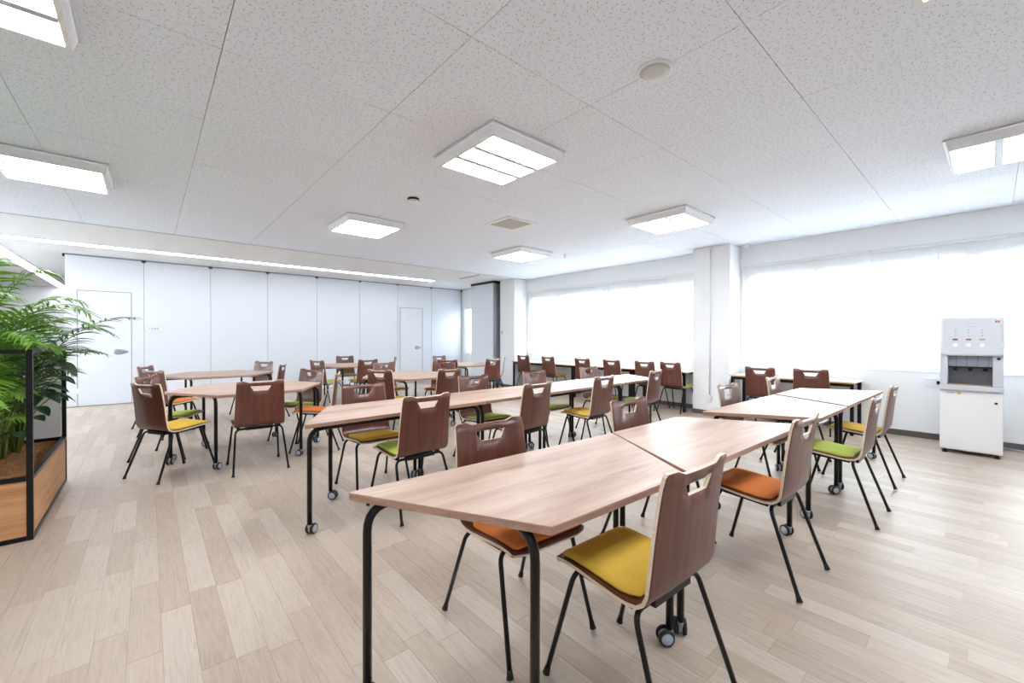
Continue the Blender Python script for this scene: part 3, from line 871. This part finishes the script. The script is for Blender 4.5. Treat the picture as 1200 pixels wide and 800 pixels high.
def chair(pad):
    r = empty('plywood_chair')
    V, F, Mi, S = shell_mesh()
    o = meshobj('seat_shell', V, F, ['veneer', 'ply_edge'], r, Mi, S)
    # pad
    i0, i1 = 10, 16
    prof = [Vector(PROF[i]) for i in range(i0, i1 + 1)]
    prof[0] = Vector((-0.085, 0.440)); prof[-1] = Vector((0.243, 0.4515))
    # resample
    pts = []
    for k in range(len(prof) - 1):
        pts += [prof[k], prof[k].lerp(prof[k + 1], 0.5)]
    pts.append(prof[-1])
    w = 0.182; nu = 11
    V = []; F = []
    nv = len(pts)
    for i, p in enumerate(pts):
        t = i / (nv - 1)
        endk = min(t, 1 - t) * (nv - 1)
        for k in range(nu):
            u = -1 + 2 * k / (nu - 1)
            ek = (1 - abs(u)) * (nu - 1) / 2
            ww = w - (0.022 if endk < 0.5 else 0.004 if endk < 1.5 else 0)
            hgt = 0.017 * min(1, 0.35 + 0.5 * min(endk, ek)) if min(endk, ek) > 0 else 0.009
            V.append((u * ww, p.x, p.y + hgt + 0.0008))
    nb = len(V)
    for i, p in enumerate(pts):
        for k in range(nu):
            v = V[i * nu + k]; V.append((v[0] * 0.985, v[1], p.y + 0.0012))
    for i in range(nv - 1):
        for k in range(nu - 1):
            a = i * nu + k
            F.append((a, a + 1, a + nu + 1, a + nu)); F.append((nb + a, nb + a + nu, nb + a + nu + 1, nb + a + 1))
    def side(seq):
        for a, b in zip(seq[:-1], seq[1:]): F.append((b, a, nb + a, nb + b))
    side([k for k in range(nu)]); side([(nv - 1) * nu + k for k in reversed(range(nu))])
    side([i * nu for i in reversed(range(nv))]); side([i * nu + nu - 1 for i in range(nv)])
    meshobj('seat_pad', V, F, pad, r, smooth=True)
    # legs
    for sx in (-1, 1):
        for fr, yt, yf, zt in ((True, 0.165, 0.276, 0.424), (False, -0.085, -0.226, 0.408)):
            lg = MB().tube([(sx * 0.075, yt, zt), (sx * 0.192, yt, zt), (sx * 0.224, yf, 0.010)], 0.0095, 8, fillet=0.045, fs=5).build('leg', 'black_metal', r)
            d = Vector((sx * 0.224 - sx * 0.192, yf - yt, -zt)).normalized()
            MB().lathe((sx * 0.224 - d.x * 0.03, yf - d.y * 0.03, 0.0095 - d.z * 0.03 + 0.001), tuple(d), [(0.0105, 0), (0.011, 0.012), (0.0145, 0.030)], 10).build('foot', 'black_plastic', lg)
    fb = MB()
    fb.box(-0.074, 0.074, 0.152, 0.178, 0.413, 0.436)
    fb.box(-0.11, 0.11, -0.108, -0.062, 0.398, 0.4225)
    for sx in (-1, 1):
        x0, x1 = sorted((sx * 0.156, sx * 0.181))
        b = len(fb.v)
        fb.box(x0, x1, -0.07, 0.15, 0.0, 0.014)
        for i in range(b, b + 8):
            v = fb.v[i]; t = (v[1] + 0.07) / 0.22
            fb.v[i] = (v[0], v[1], v[2] + 0.405 + 0.014 * t)
    fb.build('seat_frame', 'black_metal', r)
    return r
protos = {k: chair(k) for k in ('yellow', 'green', 'orange')}
used = {k: False for k in protos}
ROWA, ROWB = 'chairs around the front table row', 'chairs around the second table row'
HEX, CNT = 'chairs around the hexagon tables', 'chairs along the window counter'
CH = [
 (1.334, 0.805, -1.9, 'yellow', ROWA, 'nearest chair, large brown plywood back from behind, bright yellow seat pad'),
 (2.561, 0.812, -1.6, 'orange', ROWA, 'brown plywood chair with orange pad, right of the nearest yellow one'),
 (1.240, 1.415, 176.2, 'orange', ROWA, 'brown plywood chair pushed under the nearest table from its far side, orange pad'),
 (2.394, 1.392, 178.3, 'yellow', ROWA, 'brown chair on the far side of the front row at the first table joint'),
 (3.830, 0.710, -0.3, 'green', ROWA, 'pale lit plywood chair with lime green pad on near side of the front row'),
 (4.920, 0.742, -1.0, 'yellow', ROWA, 'last plywood chair on the near side of the front row, yellow pad, rightmost of all'),
 (3.873, 1.354, 178.7, 'yellow', ROWA, 'greyish chair facing us in front of the white column, far side of the front row'),
 (5.009, 1.345, 180.6, 'green', ROWA, 'greyish chair facing us overlapping a counter chair right of the column'),
 (6.720, 2.153, -92.2, 'orange', CNT, 'first dark brown chair right of the column at the window counter'),
 (6.800, 1.581, -88.5, 'yellow', CNT, 'dark brown chair at the right end of the window counter'),
 (1.481, 2.809, 3.2, 'green', ROWB, 'large brown chair back with green pad, near side of the second row, leftmost there'),
 (2.632, 2.870, 6.0, 'orange', ROWB, 'second brown chair from left on the near side of the second row'),
 (3.663, 2.902, 5.1, 'yellow', ROWB, 'third brown chair on the near side of the second row, bright yellow pad'),
 (4.851, 2.990, 8.7, 'green', ROWB, 'last brown chair on the near side of the second row, turned slightly right'),
 (1.440, 3.479, 179.5, 'yellow', ROWB, 'brown chair facing us with mustard pad, far side of the second row, leftmost there'),
 (2.665, 3.520, 179.1, 'green', ROWB, 'brown chair facing us with green pad, second from left beyond the second row'),
 (3.628, 3.560, 180.7, 'green', ROWB, 'pale pinkish chair facing us, third from left beyond the second row'),
 (4.746, 3.600, 179.8, 'yellow', ROWB, 'pale pinkish chair facing us, last beyond the second row, mustard pad'),
 (7.000, 7.435, -86.5, 'green', CNT, 'farthest brown chair at the window counter, leftmost of six'),
 (6.900, 6.496, -91.5, 'yellow', CNT, 'second chair from the left at the window counter, yellow pad showing'),
 (6.785, 5.427, -91.1, 'green', CNT, 'third chair from the left at the window counter'),
 (6.786, 4.717, -92.2, 'orange', CNT, 'fourth chair from the left at the window counter'),
 (6.840, 4.057, -91.5, 'orange', CNT, 'fifth chair from the left at the window counter, orange pad'),
 (6.920, 3.600, -95.4, 'green', CNT, 'sixth chair at the window counter, touching the column edge, green pad showing'),
 (0.141, 4.971, -59.9, 'yellow', HEX, 'dark brown chair with yellow pad at far left, nearest of the left group'),
 (0.803, 4.686, -1.9, 'green', HEX, 'dark brown chair seen squarely from behind at the nearer left hexagon'),
 (0.149, 5.779, -119.5, 'green', HEX, 'mauve backed chair with light green pad directly behind far left yellow one'),
 (1.445, 5.717, 118.7, 'green', HEX, 'lavender shining chair with green pad, right of the nearer left hexagon'),
 (1.494, 5.085, 65.5, 'orange', HEX, 'chair seen edge-on with orange pad, right of the nearer left hexagon'),
 (0.201, 6.970, -58.7, 'orange', HEX, 'dark brown chair left of the farther left hexagon, orange pad'),
 (0.130, 7.861, -115.8, 'green', HEX, 'farthest left chair, mauve back, at the farther left hexagon'),
 (1.360, 8.180, 123.2, 'yellow', HEX, 'small lavender shining chair right of the farther left hexagon'),
 (1.403, 7.289, 64.2, 'green', HEX, 'small brown chair seen edge-on right of the farther left hexagon'),
 (2.384, 5.201, -63.4, 'yellow', HEX, 'dark chair turned left-away at the middle hexagon, yellow pad'),
 (3.000, 6.500, -172.0, 'yellow', HEX, 'mauve brown chair facing us behind the middle hexagon, mustard pad'),
 (3.656, 6.001, 131.3, 'orange', HEX, 'lavender chair at the right far side of the middle hexagon'),
 (2.980, 4.887, 8.0, 'green', HEX, 'dark brown chair seen from behind at the near side of middle hexagon'),
 (2.500, 8.180, -68.5, 'green', HEX, 'brown chair left of the far middle hexagon, lime green pad'),
 (3.390, 9.520, 181.3, 'green', HEX, 'farthest brown chair facing us in front of the partition, dark green pad'),
 (3.148, 8.000, 4.3, 'yellow', HEX, 'dark chair from behind at the far middle hexagon, yellow pad corner'),
 (3.840, 8.480, 70.0, 'orange', HEX, 'mostly hidden edge-on chair right of the far middle hexagon'),
 (4.420, 6.880, -52.0, 'yellow', HEX, 'dark brown chair left of the far right hexagon, behind the lavender one'),
 (5.120, 8.230, -168.0, 'green', HEX, 'small pale pink chair at the far side of the far right hexagon'),
 (5.144, 6.690, 5.4, 'green', HEX, 'dark brown chair from behind in front of the folded partition panels'),
 (5.716, 7.097, 49.4, 'orange', HEX, 'pale chair seen edge-on right of the far right hexagon, orange pad'),
]
for (x, y, a, pad, grp, lab) in CH:
    if used[pad]: o = copy_tree(protos[pad])
    else: o = protos[pad]; used[pad] = True
    o.location = (x, y, 0); o.rotation_euler = (0, 0, R(a))
    tag(o, lab, 'chair', grp)

# ------------------------------------------------------------------ drink dispenser
dd = empty('drink_dispenser', (6.71, 0.15, 0), 0, 'white free-standing drink dispenser with grey recess by the window wall', 'drink dispenser')
HW = 0.232
def bx(name, x0, x1, y0, y1, z0, z1, m, par=dd, bev=0): return MB().box(x0, x1, y0, y1, z0, z1).build(name, m, par, bev)
for sx in (0.04, 0.42):
    for sy in (-HW + 0.04, HW - 0.04):
        MB().lathe((sx, sy, 0), (0, 0, 1), [(0.022, 0), (0.022, 0.012), (0.014, 0.014), (0.014, 0.039)], 14).build('foot', 'black_plastic', dd)
bx('cabinet', 0.012, 0.48, -HW, HW, 0.04, 0.70, 'white_plastic', bev=0.004)
door = bx('cabinet_door', -0.004, 0.011, -HW + 0.002, HW - 0.002, 0.05, 0.695, 'white_plastic', bev=0.005)
MB().lathe((-0.004, -HW + 0.05, 0.585), (-1, 0, 0), [(0.012, 0), (0.012, 0.006)], 14).build('lock', 'black_plastic', door)
M['badge_yellow'] = mat('badge_yellow', srgb(222, 190, 120), 0.5)
MB().lathe((-0.0045, 0.085, 0.668), (-1, 0, 0), [(0.016, 0), (0.016, 0.002)], 16).build('badge', 'badge_yellow', door)
text('door_lettering', 'DRINK', 0.018, 'ink_dark', door, (-0.0045, 0.15, 0.668), (PI / 2, 0, -PI / 2))
up = MB()
up.box(0.0, 0.42, HW - 0.06, HW, 0.76, 1.10); up.box(0.0, 0.42, -HW, -HW + 0.075, 0.76, 1.10)
up.box(0.26, 0.42, -HW + 0.075, HW - 0.06, 0.76, 1.10); up.box(0.0, 0.42, -HW + 0.006, HW - 0.006, 1.1005, 1.478)
up.build('housing', 'grey_plastic', dd, 0.004)
bx('recess_back', 0.22, 0.259, -HW + 0.076, HW - 0.061, 0.761, 1.10, 'steel')
M['recess_grey'] = mat('recess_grey', srgb(138, 146, 158), 0.45)
nz = bx('nozzle_block', 0.03, 0.219, -HW + 0.078, HW - 0.063, 0.965, 1.098, 'recess_grey')
bx('nozzle_strip', 0.026, 0.2, -HW + 0.078, HW - 0.063, 0.945, 0.964, 'black_plastic')
for k in range(4):
    bx('rib', 0.022, 0.0295, -HW + 0.10 + k * 0.078, -HW + 0.108 + k * 0.078, 0.966, 1.097, 'steel')
for k in range(3):
    MB().lathe((0.08, 0.115 - k * 0.11, 0.9445), (0, 0, -1), [(0.022, 0), (0.016, 0.02), (0.016, 0.03)], 12).build('nozzle', 'black_plastic', dd)
tr = bx('drip_tray', -0.035, 0.42, -HW - 0.003, HW + 0.003, 0.702, 0.758, 'grey_plastic', bev=0.006)
M['amber'] = mat('amber', srgb(226, 160, 80), 0.5)
for k in range(3):
    MB().lathe((0.06, 0.115 - k * 0.11, 0.7585), (0, 0, 1), [(0.04, 0), (0.04, 0.004), (0.033, 0.005)], 20).build('cup_rest', 'amber', tr)
MB().lathe((-0.0005, -HW + 0.035, 1.055), (-1, 0, 0), [(0.014, 0), (0.014, 0.008)], 14).build('lock', 'black_plastic', dd)
# front fascia: rounded, slightly bulged panel facing -x
P = rrect(HW + 0.004, 0.212, 0.04, 6); n = len(P); zc = 1.292
V = []; F = []
for (s_, xo) in ((1.0, -0.001), (1.0, -0.018), (0.975, -0.028), (0.9, -0.034)):
    V += [(xo, y * s_, zc + z * s_) for y, z in P]
for k in range(3):
    for i in range(n): F.append((k * n + i, k * n + (i + 1) % n, (k + 1) * n + (i + 1) % n, (k + 1) * n + i))
F.append(tuple(range(3 * n, 4 * n)))
fa = meshobj('fascia', V, F, 'grey_plastic', dd, smooth=None)
M['fascia_white'] = mat('fascia_white', srgb(212, 217, 225), 0.18, 0, 0.6)
fa.data.materials[0] = M['fascia_white']
for i_, (nm, c_) in enumerate((('dark_red', (120, 50, 50)), ('red', (176, 66, 58)), ('leaf_green', (150, 176, 60)))):
    M[nm] = mat(nm, srgb(*c_), 0.4)
    yy = 0.115 - i_ * 0.098
    bx('drink_label', -0.0355, -0.0343, yy - 0.02, yy + 0.02, 1.25, 1.266, nm, fa)
    for j_ in range(3):
        bx('select_key', -0.0355, -0.0343, yy - 0.006, yy + 0.006, 1.295 + 0.028 * j_, 1.307 + 0.028 * j_, 'hub_grey', fa)
    MB().lathe((-0.0342, yy, 1.195), (-1, 0, 0), [(0.022, 0), (0.022, 0.0012), (0.018, 0.003)], 20).build('push_button', 'white_plastic', fa)
M['logo_pink'] = mat('logo_pink', srgb(214, 50, 90), 0.4)
lg = bx('logo_badge', -0.0355, -0.0300, -HW + 0.030, -HW + 0.062, 1.435, 1.455, 'logo_pink', fa, 0.003)
bx('logo_mark', -0.0362, -0.0357, -HW + 0.038, -HW + 0.054, 1.441, 1.444, 'white_plastic', fa)
bx('logo_mark', -0.0362, -0.0357, -HW + 0.040, -HW + 0.052, 1.447, 1.450, 'white_plastic', fa)
bx('print_line', -0.0352, -0.0343, -0.03, 0.035, 1.43, 1.434, 'hub_grey', fa)
bx('print_line', -0.0352, -0.0343, -0.045, 0.04, 1.395, 1.399, 'hub_grey', fa)
o = MB().tube([(7.40, -0.06, 0.008), (7.36, -0.25, 0.008), (7.38, -0.7, 0.008), (7.35, -1.2, 0.008)], 0.006, 6).tube([(7.41, -0.06, 0.02), (7.385, -0.25, 0.008), (7.40, -0.7, 0.008), (7.385, -1.2, 0.008)], 0.006, 6).build('power_cable', 'aluminium')
tag(o, 'thin grey cable on the floor right of the dispenser', 'cable')

# ------------------------------------------------------------------ planter and plants
px0, px1, py0, py1 = -2.35, -0.545, 3.925, 5.36
pl = empty('planter', ((px0 + px1) / 2, (py0 + py1) / 2, 0), 0, 'wood panelled planter box in a tall black steel frame', 'planter')
ox, oy = pl.location[0], pl.location[1]
def pb(name, x0, x1, y0, y1, z0, z1, m, par=pl): return MB().box(x0 - ox, x1 - ox, y0 - oy, y1 - oy, z0, z1).build(name, m, par)
s_ = 0.028; zt = 1.19; zbx = 0.40
for (x, y) in ((px0, py0), (px1 - s_, py0), (px0, py1 - s_), (px1 - s_, py1 - s_)):
    pb('post', x, x + s_, y, y + s_, 0, zt, 'black_metal')
for z in (0.0, zbx - s_, zt - s_):
    e = 0.0005
    pb('rail', px0 + s_ + e, px1 - s_ - e, py0, py0 + s_, z + .001, z + s_ - .001, 'black_metal')
    pb('rail', px0 + s_ + e, px1 - s_ - e, py1 - s_, py1, z + .001, z + s_ - .001, 'black_metal')
    pb('rail', px0, px0 + s_, py0 + s_ + e, py1 - s_ - e, z + .001, z + s_ - .001, 'black_metal')
    pb('rail', px1 - s_, px1, py0 + s_ + e, py1 - s_ - e, z + .001, z + s_ - .001, 'black_metal' if z < .3 or z > 1 else 'black_metal')
e = 0.001
pb('front_panel', px0 + s_ + e, px1 - s_ - e, py0 + 0.006, py0 + 0.020, s_ + e, zbx - s_ - e, 'planter_wood')
pb('back_panel', px0 + s_ + e, px1 - s_ - e, py1 - 0.020, py1 - 0.006, s_ + e, zbx - s_ - e, 'planter_wood')
MB().box(px1 - 0.020 - ox, px1 - 0.006 - ox, py0 + s_ + e - oy, py1 - s_ - e - oy, s_ + e, zbx - s_ - e).build('side_panel', 'planter_wood', pl)
MB().box(px0 + 0.006 - ox, px0 + 0.020 - ox, py0 + s_ + e - oy, py1 - s_ - e - oy, s_ + e, zbx - s_ - e).build('side_panel', 'planter_wood', pl)
pb('screen_panel', px0 + s_ + e, px1 - s_ - 0.004, py1 - 0.020, py1 - 0.008, zbx + 0.001, zt - s_ - 0.002, 'white_plastic')
# coir surface
V, F = [], []
nx, ny = 26, 22
X0, X1, Y0, Y1 = px0 + s_ + .002, px1 - s_ - .002, py0 + s_ + .002, py1 - s_ - .002
for i in range(nx):
    for j in range(ny):
        V.append((X0 + (X1 - X0) * i / (nx - 1) - ox, Y0 + (Y1 - Y0) * j / (ny - 1) - oy, 0.35 + (0 if i in (0, nx - 1) or j in (0, ny - 1) else random.uniform(-0.012, 0.03))))
for i in range(nx - 1):
    for j in range(ny - 1):
        F.append((i * ny + j, (i + 1) * ny + j, (i + 1) * ny + j + 1, i * ny + j + 1))
meshobj('coir_mulch', V, F, 'coir', pl, smooth=True)

def bez(p, t):
    a = (1 - t) ** 3; b = 3 * t * (1 - t) ** 2; c = 3 * t * t * (1 - t); d = t ** 3
    return p[0] * a + p[1] * b + p[2] * c + p[3] * d
def frond(parent, base, az, length, rise, droop, m, nleaf=24, ll=0.30, wid=0.014, start=0.22):
    d = Vector((math.cos(az), math.sin(az), 0))
    P = [base, base + d * length * 0.10 + Vector((0, 0, rise * 0.55)), base + d * length * 0.55 + Vector((0, 0, rise * 1.05)), base + d * length + Vector((0, 0, rise - droop))]
    V, F, Mi = [], [], []
    mb = MB().tube([bez(P, t / 12) for t in range(13)], 0.007, 5, 1, taper=0.25)
    V = list(mb.v); F = list(mb.f); Mi = [1] * len(F)
    for i in range(nleaf):
        t = start + (1 - start) * (i + 0.5) / nleaf
        c = bez(P, t); tg = (bez(P, min(t + 0.02, 1)) - bez(P, t - 0.02)).normalized()
        side = tg.cross(Vector((0, 0, 1))).normalized(); upv = side.cross(tg)
        prof = math.sin(PI * min(1, 0.22 + 0.78 * (t - start) / (1 - start)) ** 0.9)
        l0 = ll * max(0.28, prof) * random.uniform(0.88, 1.08)
        for s_ in (-1, 1):
            dirv = (side * s_ * 0.82 + tg * random.uniform(0.5, 0.72) + upv * random.uniform(0.05, 0.3)).normalized()
            wv = dirv.cross(upv).normalized()
            b = len(V)
            prev = c
            K = 4
            for k in range(K + 1):
                q = k / K
                p = c + dirv * l0 * q + Vector((0, 0, -0.42 * l0 * q * q))
                ww = wid * (0.35 + 1.3 * q * (1 - q) * 2) * (1 - q ** 3)
                V += [tuple(p - wv * ww), tuple(p + upv * ww * 0.3), tuple(p + wv * ww)] if k < K else [tuple(p)]
            for k in range(K - 1):
                o_ = b + k * 3
                F += [(o_, o_ + 1, o_ + 4, o_ + 3), (o_ + 1, o_ + 2, o_ + 5, o_ + 4)]; Mi += [0, 0]
            o_ = b + (K - 1) * 3
            F += [(o_, o_ + 1, o_ + 3), (o_ + 1, o_ + 2, o_ + 3)]; Mi += [0, 0]
    o = meshobj('frond', V, F, [m, 'stem'], parent, Mi, True)
    return o
def palm(loc, specs, m, label, **kw):
    r = empty('palm_plant', loc, 0, label, 'plant', 'plants in the planter box')
    st = MB()
    for k in range(5):
        a = k * 1.26; st.tube([(0.03 * math.cos(a), 0.03 * math.sin(a), -0.02), (0.05 * math.cos(a), 0.05 * math.sin(a), 0.25)], 0.014, 6)
    st.build('stems', 'stem', r)
    for (az, ln, rise, dr) in specs:
        frond(r, Vector((0.04 * math.cos(R(az)), 0.04 * math.sin(R(az)), 0.12)), R(az), ln, rise, dr, m, **kw)
    return r
zs = 0.36
palm((-0.98, 4.30, zs), [(-70, .55, 1.15, .10), (-25, .72, 1.12, .18), (15, .60, 1.16, .12), (60, .7, 1.1, .25), (110, .75, 1.2, .2), (160, .8, 1.2, .3), (205, .8, 1.15, .25), (250, .7, 1.1, .3), (-45, .60, .95, .2), (-5, .66, 1.02, .16), (300, .5, .7, .3), (35, .5, 0.85, .2), (-15, .5, .8, .1), (-58, .5, 1.3, .05), (5, .45, 1.28, .05)],
     'palm', 'tall bright green palm with feathery fronds at the front of the planter', nleaf=28, ll=0.36, wid=0.0105)
palm((-1.45, 4.15, zs), [(-60, .7, 1.3, .2), (-10, .8, 1.28, .25), (40, .8, 1.25, .3), (-100, .6, 1.2, .3), (120, .8, 1.2, .3), (190, .8, 1.2, .3), (240, .7, 1.0, .4), (-35, .75, 1.05, .3), (-20, .85, 1.15, .12), (10, .8, 1.1, .2)],
     'palm', 'bright green feathery palm at the left picture edge', nleaf=26, ll=0.38, wid=0.011)
palm((-0.85, 4.85, zs), [(-28, .84, 0.94, .0), (-45, .70, 0.80, .12), (5, .6, 1.0, .2), (-75, .6, .85, .25), (60, .6, 1.0, .2), (120, .6, .95, .2), (200, .6, .95, .3), (260, .6, .9, .3), (-10, .55, .75, .1), (-60, .55, 1.02, .1), (-35, .5, .6, .08)],
     'palm_dark', 'dark green palm whose longest frond reaches across the partition door', nleaf=24, ll=0.30, wid=0.009)
palm((-0.84, 4.16, zs), [(-80, .24, .45, .10), (-30, .24, .5, .10), (20, .24, .5, .1), (80, .3, .55, .2), (140, .35, .5, .2), (200, .4, .5, .2), (250, .4, .5, .12), (-55, .22, .66, .04), (225, .3, .7, .1), (270, .25, .3, .1), (-10, .22, .32, .08), (180, .35, .3, .1)],
     'palm', 'small low bright green palm by the front corner post', nleaf=22, ll=0.20, wid=0.007)

def broad_plant(loc, n, label, seed, R0=0.28, zr=(0.2, 0.6), size=0.17):
    rnd = random.Random(seed)
    r = empty('leafy_plant', loc, 0, label, 'plant', 'plants in the planter box')
    for k in range(n):
        az = 2.399 * k + rnd.uniform(-.3, .3); el = zr[0] + (zr[1] - zr[0]) * rnd.random()
        rad = R0 * rnd.uniform(0.35, 1)
        c = Vector((rad * math.cos(az), rad * math.sin(az), el))
        MB().tube([(0.01 * math.cos(az), 0.01 * math.sin(az), -0.02), (c.x * 0.4, c.y * 0.4, el * 0.7), tuple(c)], 0.005, 5, fillet=0.08).build('stalk', 'stem', r)
        out = Vector((math.cos(az), math.sin(az), rnd.uniform(-0.7, 0.15))).normalized()
        side = out.cross(Vector((0, 0, 1))).normalized(); upv = side.cross(out)
        sz = size * rnd.uniform(0.75, 1.25)
        V, F = [], []
        K = 7
        for i in range(K + 1):
            t = i / K
            w = 0.62 * sz * (math.sin(PI * (t ** 0.7)) ** 0.8 if 0 < t < 1 else 0.02)
            cup = 0.25 * w
            p = c + out * sz * t * 1.3 - Vector((0, 0, sz * 0.35 * t * t))
            V += [tuple(p - side * w + upv * cup), tuple(p - side * w * .5 + upv * cup * .2), tuple(p), tuple(p + side * w * .5 + upv * cup * .2), tuple(p + side * w + upv * cup)]
        for i in range(K):
            for j in range(4):
                if j in (0, 3) and i % 2 == 1 and 0 < i < K - 1 and False: continue
                a = i * 5 + j; F.append((a, a + 1, a + 6, a + 5))
        meshobj('leaf', V, F, 'broad', r, smooth=True)
    return r
broad_plant((-0.78, 5.02, zs), 44, 'dark glossy broad-leaved plant at the far end of the planter', 3, 0.26, (0.18, 0.80), 0.105)
broad_plant((-1.22, 4.75, zs), 36, 'dark broad-leaved plant behind the bright palms', 5, 0.36, (0.15, 0.85), 0.13)

# drop unused chair prototypes (none expected)
for k, u in used.items():
    if not u: bpy.data.objects.remove(protos[k])
